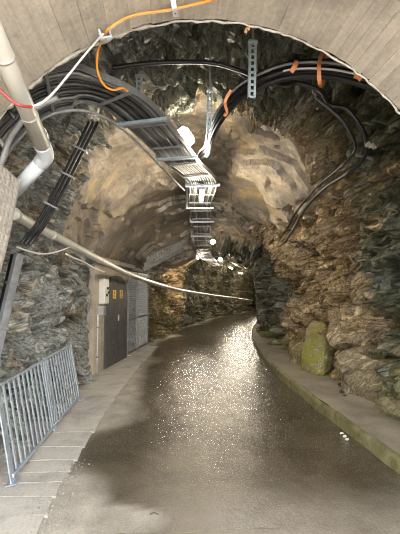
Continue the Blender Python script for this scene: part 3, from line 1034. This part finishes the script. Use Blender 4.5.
for i, o_ in enumerate((-.042, 0, .042)):
    cable('riser_cable', [at_y(93 + i * .3, 122, 4.2) + Vector((o_, 0, 0)), at_y(79, 152, 4.15) + Vector((o_, 0, .005)), at_y(61, 187, 4.05) + Vector((o_, 0, 0)), at_y(42, 222, 3.95) + Vector((o_, 0, -.004)), at_y(30, 238, 3.87) + Vector((o_, 0, 0)), at_y(25, 245, 3.85) + Vector((o_, 0, 0))], .0165, M_BLACK,
          ['left', 'middle', 'right'][i] + ' one of three black cables slanting down across the left rock wall', group='black riser cables on the left wall')
RISER = spline([at_y(93, 122, 4.2), at_y(79, 152, 4.15), at_y(61, 187, 4.05), at_y(42, 222, 3.95), at_y(30, 238, 3.87), at_y(25, 245, 3.85)], 12)
def riser_at(py):
    return min(RISER, key=lambda q_: abs((HOR - py) / F_PX - (q_.z - CAM.z) / q_.y))
for i, (px, py) in enumerate(((66, 176), (48, 208), (80, 149))):
    c = riser_at(py)
    d = Vector((.45, 0, .9)).normalized(); x = Vector((.9, 0, -.45)).normalized()
    mb = MB()
    for sg_ in (-1, 1):
        mb.obox(c + Vector((0, sg_ * .028, 0)), x, Vector((0, 1, 0)), d, .156, .005, .018)
        mb.obox(c + x * (sg_ * .0755), x, Vector((0, 1, 0)), d, .005, .056, .018)
    tag(mb.build('cable_tie', M_CABG), ['grey tie on the three black riser cables just above the brown rock', 'grey tie on the three black riser cables just above the cream pipe', 'topmost grey tie on the three black riser cables'][i], 'cable tie', 'ties on the riser cables')
ch = empty('cable_channel', at_y(-6, 372, 3.75), 'grey steel channel covering cables low on the left rock wall', 'channel')
mb = MB(); a, b = at_y(19, 254, 3.74), at_y(-6, 362, 3.70)
mb.bar(a, b, .075, .05, Vector((1, -.6, 0))); mb.build('channel_body', M_CONDUIT, ch, bevel=.006)
mb = MB(); sh = Vector((-.055, .03, 0)); mb.bar(a + sh, b + sh, .03, .05, Vector((1, -.6, 0))); mb.build('dark_gap_strip', M_BLACK, ch)
for f in (.28, .7):
    c = a.lerp(b, f); d = (b - a).normalized(); mb = MB(); mb.bar(c - d * .01, c + d * .01, .1, .058, Vector((1, -.6, 0))); mb.build('channel_clip', M_GALV2, ch)

# dimpled sheet-metal cover at the left edge
cv = empty('cable_cover', at_y(0, 290, 3.1), 'dimpled cream sheet-metal cover at the left edge below the pipe elbow', 'cover')
def cov(a, b):
    # a across 0..1 (left to right), b down 0..1
    tl, tr, br, bl = at_y(-22, 144, 3.0), at_y(20, 181, 3.15), at_y(-6, 292, 3.15), at_y(-50, 292, 3.0)
    kx = 1.3 * (b - .12) * (1 - b) * .05
    return tl.lerp(tr, a).lerp(bl.lerp(br, a), b) + Vector((kx, 0, 0))
vs, fs = [], []
NA, NB2 = 40, 64
nrm = (cov(1, 0) - cov(0, 0)).cross(cov(0, 1) - cov(0, 0)).normalized()
if nrm.y > 0: nrm = -nrm
for i in range(NB2 + 1):
    for j in range(NA + 1):
        ph = (i // 4) % 2
        bump = max(0, math.sin(PI * (j % 4) / 4)) * max(0, math.sin(PI * (i % 4) / 4))
        vs.append(cov(j / NA, i / NB2) + nrm * (.016 * bump))
for i in range(NB2):
    for j in range(NA):
        a = i * (NA + 1) + j
        fs.append((a, a + 1, a + NA + 2, a + NA + 1))
mb = MB(); mb.add(vs, fs); o = mb.build('dimpled_sheet', M_CREAM, cv)
md = o.modifiers.new('thickness', 'SOLIDIFY'); md.thickness = .006
mb = MB(); mb.tube([cov(1, k / 10) for k in range(11)], .006, 6); mb.build('rolled_edge', M_CREAM, cv, smooth=True)

# orange cable on the vault, with clips; white-red cable
vault = lambda px, py, y: at_y(px, py, y)
oc = [on_vault(262, -14, .034), on_vault(235, -8, .034), on_vault(212, 0, .034), on_vault(190, 5.5, .034), on_vault(165, 10.5, .034), on_vault(140, 14, .034), on_vault(122, 20, .034), on_vault(107, 31, .05), at_y(100, 44, 2.9), at_y(97, 58, 3.0), at_y(98, 73, 3.08), at_y(104, 85, 3.15), at_y(113, 90, 3.2), at_y(122, 88, 3.28), at_y(127, 91, 3.35)]
cable('orange_cable', oc, .009, M_ORANGE, 'bright orange cable clipped along the vault edge and drooping off it')
wc = [on_vault(103, 34, .085), at_y(88, 51, 2.8), at_y(70, 73, 2.7), at_y(55, 91, 2.6), at_y(44, 101, 2.5), at_y(32, 107, 2.37)]
rc = [at_y(32, 107, 2.37), at_y(22, 106, 2.3), at_y(12, 101, 2.28), at_y(0, 90, 2.25), at_y(-10, 78, 2.2)]
wr_c = empty('signal_cable', wc[0], 'thin white cable with a red end hanging in front of the cream pipe', 'cable')
mb = MB(); mb.tube(spline(wc, 8), .0075, 8); mb.build('white_sheath', M_WHITEC, wr_c, smooth=True)
mb = MB(); mb.tube(spline(rc, 8), .0085, 8); mb.build('red_sheath', M_REDC, wr_c, smooth=True)
for i, (px, py) in enumerate(((104, 31), (174.5, 8))):
    c = on_vault(px, py, .012)
    rt = empty('cable_clip', c, ['grey clip box where the orange and white cables leave the vault', 'pale clip holding the orange cable against the vault near its crown'][i], 'clip', 'clips on the vault')
    ocd = spline(oc, 8)
    kn = min(range(1, len(ocd) - 1), key=lambda k_: (ocd[k_] - c).length)
    xx = (ocd[kn + 1] - ocd[kn - 1]).normalized()
    nn = Vector((AX - c.x, 0, AZ - c.z)).normalized(); nn = (nn - xx * nn.dot(xx)).normalized(); tt = nn.cross(xx)
    c = ocd[kn] - nn * .022
    mb = MB()
    for sg_ in (-1, 1):
        mb.obox(c + tt * (sg_ * .036) + nn * .014, xx, tt, nn, .035, .014, .050)
    mb.obox(c + nn * .046, xx, tt, nn, .035, .086, .012); mb.build('clip_body', M_STONE if i else M_GALV, rt)
    mb = MB(); mb.tube([c + nn * .0525, c + nn * .058], .008, 8); mb.build('screw', M_GALV2, rt)
# thin sagging wires on the left rock
cable('thin_wire', [at_y(17, 247, 3.9), at_y(28, 251, 4.1), at_y(42, 254, 4.4), at_y(56, 252, 4.8), at_y(70, 247, 5.3)], .009, M_WHITEC, 'thin pale wire sagging under the cream pipe on the left')
cable('thin_wire', [at_y(66, 254, 4.9), at_y(74, 258, 5.3), at_y(84, 262, 5.9), at_y(94, 268, 6.5), at_y(104, 272, 7.2)], .012, M_WHITEC, 'thin pale wire trailing beneath the cream pipe towards the concrete niche')
for i, (px, py, qx, qy, y) in enumerate(((44, 128, 48, 145, 3.2), (47, 150, 54, 156, 3.2))):
    cable('pipe_tie_tail', [at_y(px - 4, py - 2, y - .05), at_y(px + 1, py + 1, y), at_y((px + qx) / 2 + 2, (py + qy) / 2 + 1, y), at_y(qx - 1, qy, y)], .004, M_WHITEC,
          ['loose tail of a white cable tie halfway down the cream pipe', 'loose tail of a white cable tie at the pipe elbow'][i], 'cable tie')
# black thick leads behind the pipe at far left
cable('black_hose', [at_y(-6, 90, 2.92), at_y(2, 101, 2.93), at_y(9, 111, 2.95), at_y(15, 119, 2.97)], .022, M_BLACK, 'short thick black lead behind the cream pipe at the left edge')
cable('grey_conduit', [at_y(-4, 176, 3.24), at_y(2, 160, 3.22), at_y(9, 140, 3.18), at_y(18, 126, 3.13), at_y(27, 115, 3.12), at_y(42, 104, 3.12), at_y(58, 98, 3.14)], .024, M_CABG, 'thick grey conduit curving up behind the cream pipe at the left edge')

# ------------------------------------------------------------------ steel barrier on the left
fd = (fB - fA).normalized(); lean = FLEAN
fx = fd.cross(lean).normalized()
rail = empty('steel_barrier', fA, 'galvanised steel barrier of two panels leaning on the left rock', 'barrier')
LT = (fB - fA).length
def fpt(d, h): return fA + fd * d + lean * h
for d in (0.0, LT * .5 - .035, LT * .5 + .04, LT):
    mb = MB(); wd = .085 if d in (0.0, LT) else .062
    mb.obox(fpt(d, FH / 2), fd, fx, lean, wd, .012, FH); mb.build('post', M_GALV, rail, bevel=.002)
for d in (0.0, LT):
    mb = MB(); mb.obox(fpt(d, .006), fd, fx, lean, .12, .09, .012); mb.build('foot_plate', M_GALV, rail)
for a, b, dz in ((0, LT * .5 - .004, 0.0), (LT * .5 + .006, LT, .014)):
    for h in (.06, FH):
        mb = MB(); mb.obox(fpt((a + b) / 2, h + dz * (h > .5)), fd, fx, lean, b - a, .036, .022 if h > .5 else .03); mb.build('rail', M_GALV, rail, bevel=.002)
    nb = 10
    src = None
    for k in range(1, nb + 1):
        d = a + (b - a) * k / (nb + 1)
        if src is None:
            mb = MB(); mb.obox(fpt(d, FH / 2 + .02), fd, fx, lean, .034, .010, FH - .06); src = mb.build('bar', M_GALV, rail); d0 = d
        else:
            o = src.copy(); COL.objects.link(o); o.parent = rail; o.location = src.location + (fd * (d - d0))

# ------------------------------------------------------------------ niche: concrete front, door, cabinets, mesh gates, mesh guard
nA, nB, nC = at_z(93, 376, 0), at_z(127, 357, 0), at_z(147, 346, 0)
nd = (nB - nA).normalized(); nn_ = Vector((nd.y, -nd.x, 0)).normalized(); UPV = Vector((0, 0, 1))
NL = (nB - nA).length; NH = 2.28
mb = MB()
cN = (nA + nB) / 2 - nn_ * .15 + UPV * (NH / 2 - .05)
mb.obox(cN, nd, nn_, UPV, NL, .30, NH + .1)
o = mb.build('niche_wall', M_NICHE, bevel=.02); o['kind'] = 'structure'
mb = MB(); mb.obox((nA + nB) / 2 - nn_ * .12 + UPV * (NH + .05), nd, nn_, UPV, NL + .35, .55, .10)
o = mb.build('niche_roof', M_SHELL, bevel=.02); o['kind'] = 'structure'
def npt(f, z, out=0.0): return nA + nd * (NL * f) + nn_ * out + UPV * z
def f_at(px):     # fraction along the niche wall for a pixel column
    d = ray(px, 300); den = d.x * nn_.x + d.y * nn_.y
    t_ = ((nA.x - CAM.x) * nn_.x + (nA.y - CAM.y) * nn_.y) / den
    q_ = CAM + d * t_
    return (q_ - nA).dot(nd) / NL
fl, fr = f_at(104), f_at(125.5)
dr = empty('door_1', npt((fl + fr) / 2, 0), 'dark grey double door with a rounded top and two yellow signs', 'door')
del dr['category']; dr['kind'] = 'structure'
Wd = (fr - fl) * NL; mid = (fl + fr) / 2
for sgn in (-1, 1):
    mb = MB(); vs = []
    outl = [(0.006, .03)] + [(Wd / 2 * c_, z_) for c_, z_ in ((1, .03), (1, 1.45), (.97, 1.62), (.88, 1.80), (.72, 1.93), (.5, 2.01), (.25, 2.05), (0.012, 2.06))]
    for out in (.012, .05):
        for x_, z_ in outl: vs.append(npt(mid, z_, out) + nd * (sgn * x_))
    n = len(outl)
    fs = [tuple(range(n)), tuple(range(2 * n - 1, n - 1, -1))] + [(i, (i + 1) % n, n + (i + 1) % n, n + i) for i in range(n)]
    mb.add(vs, fs); leaf = mb.build('door_leaf', M_DOOR, dr)
    mb = MB(); c = npt(mid, 1.62, .054) + nd * (sgn * Wd * .16)
    mb.obox(c, nd, UPV, nn_, .23, .20, .006); sg = mb.build('warning_sign', M_YELLOW, leaf)
    sg['label'] = 'yellow square warning sign'
    mb = MB()
    for z_ in (-.055, -.02, .015):
        mb.obox(c + UPV * z_ + nn_ * .004, nd, UPV, nn_, .10, .012, .003)
    mb.add([c + UPV * .035 - nd * .05 + nn_ * .0045, c + UPV * .035 + nd * .05 + nn_ * .0045, c + UPV * .085 + nn_ * .0045], [(0, 1, 2)])
    mb.build('sign_print', M_INK, sg)
mb = MB(); mb.bar(npt(mid, 1.0, .06) + nd * .05, npt(mid, 1.14, .06) + nd * .05, .02, .03); mb.build('door_handle', M_GALV2, dr)
# cabinet, small grey box, vertical conduit
f0 = f_at(98.6); f1_ = f_at(103.3)
def zat(px, py):
    f = f_at(px); q_ = npt(f, 0); dist = q_.y
    return at_y(px, py, dist).z
zc0, zc1 = zat(101, 303.5), zat(101, 279)
cb = empty('electrical_cabinet', npt((f0 + f1_) / 2, zc0), 'white wall cabinet with switches left of the dark double door', 'cabinet')
mb = MB(); mb.obox(npt((f0 + f1_) / 2, (zc0 + zc1) / 2, .063), nd, nn_, UPV, (f1_ - f0) * NL, .12, zc1 - zc0); mb.build('cabinet_body', M_PANEL, cb, bevel=.008)
mb = MB(); mb.obox(npt((f0 + f1_) / 2, (zc0 + zc1) / 2, .125), nd, nn_, UPV, (f1_ - f0) * NL * .86, .012, (zc1 - zc0) * .92); dd = mb.build('cabinet_door', M_PANEL, cb, bevel=.003)
for z_, x_ in ((.62, .0), (.45, .12), (.34, -.1)):
    mb = MB(); c = npt((f0 + f1_) / 2, zc0 + (zc1 - zc0) * z_, .135) + nd * (x_ * .5); mb.tube([c, c + nn_ * .03], .028, 10); mb.build('switch', M_INK, dd)
zg0, zg1 = zat(99.5, 315), zat(99.5, 306)
mb = MB(); fg = f_at(99.0); mb.obox(npt(fg, (zg0 + zg1) / 2, .063), nd, nn_, UPV, .15, .12, zg1 - zg0)
gb = empty('switch_box', npt(fg, zg0), 'small grey switch box just below the white cabinet', 'box')
mb.build('box_body', M_BOXG, gb, bevel=.01)
mb = MB(); mb.obox(npt(fg, (zg0 + zg1) / 2, .125), nd, nn_, UPV, .11, .012, (zg1 - zg0) * .7); mb.build('box_lid', M_GALV2, gb, bevel=.003)
fc = f_at(97.0)
cd = empty('wall_conduit', npt(fc, 0, .02), 'thin white conduit rising from the pavement to the grey switch box', 'conduit')
mb = MB(); mb.tube([npt(fc, .03, .025), npt(fc, .7, .025), npt(fc, zg0 + .02, .025)], .016, 8); mb.build('conduit_run', M_WHITEC, cd, smooth=True)
for z_ in (.35, .95):
    mb = MB(); mb.obox(npt(fc, z_, .026), nd, nn_, UPV, .06, .045, .025); mb.build('conduit_clip', M_GALV2, cd)
# pale board low on the niche wall beside the conduit
f2_, f3_ = f_at(99.8), f_at(103.3); za, zb_ = zat(101, 345), zat(101, 315)
lp = empty('wall_panel', npt((f2_ + f3_) / 2, za), 'pale rectangular panel on the niche wall below the white cabinet', 'panel')
mb = MB(); mb.obox(npt((f2_ + f3_) / 2, (za + zb_) / 2, .015), nd, nn_, UPV, (f3_ - f2_) * NL, .024, zb_ - za); mb.build('panel_board', M_NICHE, lp, bevel=.004)
mb = MB(); mb.tube([npt((f2_ + f3_) / 2, zb_ - .05, .02), npt((f2_ + f3_) / 2, zb_ - .05, .03)], .02, 8); mb.build('panel_screw', M_GALV2, lp)

def mesh_gate(a, b, z0, z1, label, mat, pitch_, name='mesh_gate', slabmat=None):
    root = empty(name, a, label, 'gate' if name == 'mesh_gate' else 'guard')
    d = (b - a).normalized(); n_ = Vector((d.y, -d.x, 0)).normalized(); L = (b - a).length
    for q0, q1 in ((a + UPV * z0, a + UPV * z1), (b + UPV * z0, b + UPV * z1)):
        mb = MB(); mb.bar(q0, q1, .05, .05, Vector((0, 1, 0))); mb.build('stile', M_MESH, root)
    for z_ in (z0 + .025, (z0 + z1) * .42, z1 - .025):
        mb = MB(); mb.bar(a + UPV * z_, b + UPV * z_, .04, .05); mb.build('frame_rail', M_MESH, root)
    mb = MB(); k = 0
    nz_ = int((z1 - z0) / pitch_); nx_ = int(L / pitch_)
    for k in range(1, nz_):
        z_ = z0 + (z1 - z0) * k / nz_; mb.bar(a + UPV * z_, b + UPV * z_, .010, .010)
    for k in range(1, nx_):
        q_ = a + d * (L * k / nx_); mb.bar(q_ + UPV * z0, q_ + UPV * z1, .010, .010, Vector((0, 1, 0)))
    w_ = mb.build('wire_mesh', mat, root); w_['kind'] = 'stuff'
    return root
gm = nB.lerp(nC, .40)
mesh_gate(nB + nd * .03, gm, .060, 2.22, 'darker wire mesh gate standing next to the dark double door', M_MESH, .06)
mesh_gate(gm + nd * .06, nC, .060, 2.235, 'paler wire mesh gate panel at the far end of the niche', M_MESHL, .055)
# gloomy recess behind the gates is the rock itself; a concrete sill carries them
mb = MB(); mb.bar(nB + UPV * .02, nC + UPV * .02, .18, .06); o = mb.build('gate_sill', M_SLAB); o['kind'] = 'structure'
mb = MB(); mb.bar(nB + UPV * 2.30 - nn_ * .03, nC + UPV * 2.30 - nn_ * .03, .12, .08); o = mb.build('gate_lintel', M_SHELL); o['kind'] = 'structure'

# slanting mesh guard above the gates
ga, gb_, gc, gd_ = at_y(143, 270, 11.9), at_y(184, 249, 12.2), at_y(179, 241, 12.2), at_y(148, 256, 11.9)
gu = empty('mesh_guard', ga, 'slanting grey mesh guard panel bolted above the wire gates', 'guard')
mb = MB(); mb.bar(ga, gb_, .10, .10); mb.build('lower_beam', M_MESH, gu)
mb = MB(); mb.bar(gd_, gc, .06, .05); mb.build('upper_beam', M_MESH, gu)
mb = MB()
for k in range(0, 23):
    mb.bar(ga.lerp(gb_, k / 22), gd_.lerp(gc, k / 22), .022, .012)
for k in range(1, 8):
    mb.bar(ga.lerp(gd_, k / 8), gb_.lerp(gc, k / 8), .012, .012)
w_ = mb.build('wire_mesh', M_MESHL, gu); w_['kind'] = 'stuff'

# ------------------------------------------------------------------ lamps
def light(name, loc, power, col, rad, parent):
    d = bpy.data.lights.new(name, 'POINT'); d.energy = power * LAMP_GAIN; d.color = col; d.shadow_soft_size = rad
    o = bpy.data.objects.new(name, d); COL.objects.link(o)
    o.parent = parent; o.location = world_mat(parent).inverted() @ Vector(loc)
    return o
# floodlight by the tray bend
lc = at_y(186, 137, 5.35)
fl_ = empty('floodlight', lc, 'glowing white floodlight mounted beside the tray bend', 'lamp')
ax_l = (at_y(190, 148, 5.4) - at_y(176, 128, 5.2)).normalized()
vw = (CAM - lc).normalized(); sx_ = ax_l.cross(vw).normalized(); nv = sx_.cross(ax_l).normalized()
if nv.dot(vw) < 0: nv = -nv
def hexplate(c, L, W_, th, mat, name, parent):
    mb = MB(); o2 = [(-L / 2, -W_ * .3), (-L * .25, -W_ / 2), (L * .25, -W_ / 2), (L / 2, -W_ * .3), (L / 2, W_ * .3), (L * .25, W_ / 2), (-L * .25, W_ / 2), (-L / 2, W_ * .3)]
    vs = [c + ax_l * a + sx_ * b + nv * h for h in (0, th) for a, b in o2]
    fs = [tuple(range(7, -1, -1)), tuple(range(8, 16))] + [(i, (i + 1) % 8, 8 + (i + 1) % 8, 8 + i) for i in range(8)]
    mb.add(vs, fs); return mb.build(name, mat, parent, bevel=.006)
hexplate(lc - nv * .07, .30, .19, .06, M_HOUSING, 'lamp_housing', fl_)
hexplate(lc - nv * .008, .26, .155, .03, M_LAMPW, 'diffuser', fl_)
mb = MB(); q_ = at_y(175, 119, 5.35); mb.bar(lc - nv * .06 - ax_l * .05, q_, .03, .05); mb.bar(q_ - Vector((.05, 0, 0)), q_ + Vector((.05, 0, 0)), .04, .03)
mb.build('lamp_bracket', M_CONDUIT, fl_)
light('lamp_light', lc + Vector((.20, .30, -.10)), 85, (1.0, .89, .72), .10, fl_)

def batten(s, u, z, L, power, label, mat=M_LAMPT, col=(1, .88, .68)):
    c = su(s, u, z); c2 = su(s + L, u, z); root = empty('batten_lamp', c, label, 'lamp', 'batten lamps along the tray')
    mb = MB(); mb.bar(c + UPV * .06, c2 + UPV * .06, .10, .05); mb.build('lamp_housing', M_HOUSING, root, bevel=.008)
    mb = MB(); mb.tube([c, c.lerp(c2, .5), c2], .035, 10); mb.build('lamp_tube', mat, root, smooth=True)
    for f in (.04, .96):
        mb = MB(); mb.tube([c.lerp(c2, f - .03), c.lerp(c2, f + .03)], .045, 10); mb.build('end_cap', M_HOUSING, root)
    light('lamp_light', c.lerp(c2, .5) - UPV * .22, power, col, .12, root)
batten(7.0, .19, 3.46, .75, 85, 'bright batten lamp glowing under the tray where it turns straight')
def globe(s, u, z, r, power, label, col=(1, .84, .6)):
    c = su(s, u, z); root = empty('globe_lamp', c, label, 'lamp', 'globe lamps')
    bm = bmesh.new(); bmesh.ops.create_uvsphere(bm, u_segments=16, v_segments=10, radius=r); me = bpy.data.meshes.new('globe'); bm.to_mesh(me); bm.free()
    me.polygons.foreach_set('use_smooth', [True] * len(me.polygons)); me.transform(Matrix.Translation(c)); link_mesh('globe', me, M_LAMPB, root)
    mb = MB(); mb.tube([c + UPV * (r * .7), c + UPV * (r * 1.25)], r * .6, 12); mb.build('lamp_cap', M_HOUSING, root)
    mb = MB(); mb.tube([c + UPV * r * 1.2, Vector((c.x, c.y, max(c.z + r * 2, rock_above(c + UPV * r * 1.3) + .03)))], .012, 6); mb.build('lamp_rod', M_HOUSING, root)
    light('lamp_light', c - UPV * (r + .05), power, col, r, root)
globe(12.4, .50, 3.24, .075, 6, 'nearer small round globe lamp hanging right of the receding tray')
globe(17.8, .50, 3.14, .09, 7, 'farther small round globe lamp hanging right of the tray')
batten(15.7, -.35, 3.10, 1.0, 130, 'batten lamp deep under the tray before the bend')
batten(22.0, .5, 3.05, 1.2, 120, 'first batten lamp inside the dark bend of the tunnel')
batten(27.0, .3, 3.00, 1.2, 140, 'farthest batten lamp in the dark bend of the tunnel')
batten(33.0, .2, 3.00, 1.2, 140, 'batten lamp out past the far bend of the tunnel')

# ------------------------------------------------------------------ small stones and debris
def pebble(c, r, mat, label, cat='stone', seed=1, group=None):
    bm = bmesh.new(); bmesh.ops.create_icosphere(bm, subdivisions=2, radius=1); me = bpy.data.meshes.new('pebble'); bm.to_mesh(me); bm.free()
    co = np.zeros(len(me.vertices) * 3); me.vertices.foreach_get('co', co); co = co.reshape(-1, 3)
    co = co * (1 + .35 * vnoise(co * 1.3 + seed * 5.1, seed))[:, None] * np.array([1, .8, .6]) * r
    me.vertices.foreach_set('co', co.astype(np.float32).reshape(-1)); me.transform(Matrix.Translation(Vector(c) + UPV * r * .4))
    me.update()
    return tag(link_mesh('pebble', me, mat), label, cat, group)
for i, (px, py) in enumerate(((341.5, 434), (344.5, 437), (347, 440))):
    pebble(at_z(px, py, .01), .022, M_STONE, ['uppermost', 'middle', 'lowest'][i] + ' of three white pebbles at the foot of the mossy kerb', seed=i, group='white pebbles by the kerb')
for i, (px, py, r) in enumerate(((341, 386, .05), (346, 389, .045), (342, 393, .04), (348, 384, .04), (345, 396, .025))):
    pebble(at_z(px, py, .16), r, M_DSTONE, 'black stone in the small dark heap on the walkway by the boulders', seed=10 + i, group='dark stones on the walkway')
for i, (px, py) in enumerate(((154, 515), (127, 437))):
    q_ = at_z(px, py, .008)
    mb = MB(); mb.tube(spline([q_ + Vector((-.03, 0, .006)), q_ + Vector((0, .01, .012)), q_ + Vector((.035, -.008, .006))], 5), .004, 6)
    tag(mb.build('twig', M_DSTONE), ['short dark twig on the dry patch at the threshold', 'dark curved twig on the wet road beside the pavement'][i], 'twig')
# gravel spill between pavement and road
mb = MB()
for k in range(620):
    s = 2.2 + random.random() ** 1.3 * 1.9
    u = slab_edge(s) + random.gauss(.03, .07)
    r = random.uniform(.004, .013); c = su(s, u, .018 + r * .3)
    t_ = [c + Vector((random.uniform(-1, 1), random.uniform(-1, 1), random.uniform(-.2, .9))).normalized() * r for _ in range(5)]
    mb.add(t_, [(0, 1, 2), (0, 2, 3), (0, 3, 1), (1, 2, 4), (2, 3, 4), (3, 1, 4)])
tag(mb.build('gravel_spill', M_GRAVEL), 'loose gravel crumbs along the broken edge of the left pavement', 'gravel', kind='stuff')
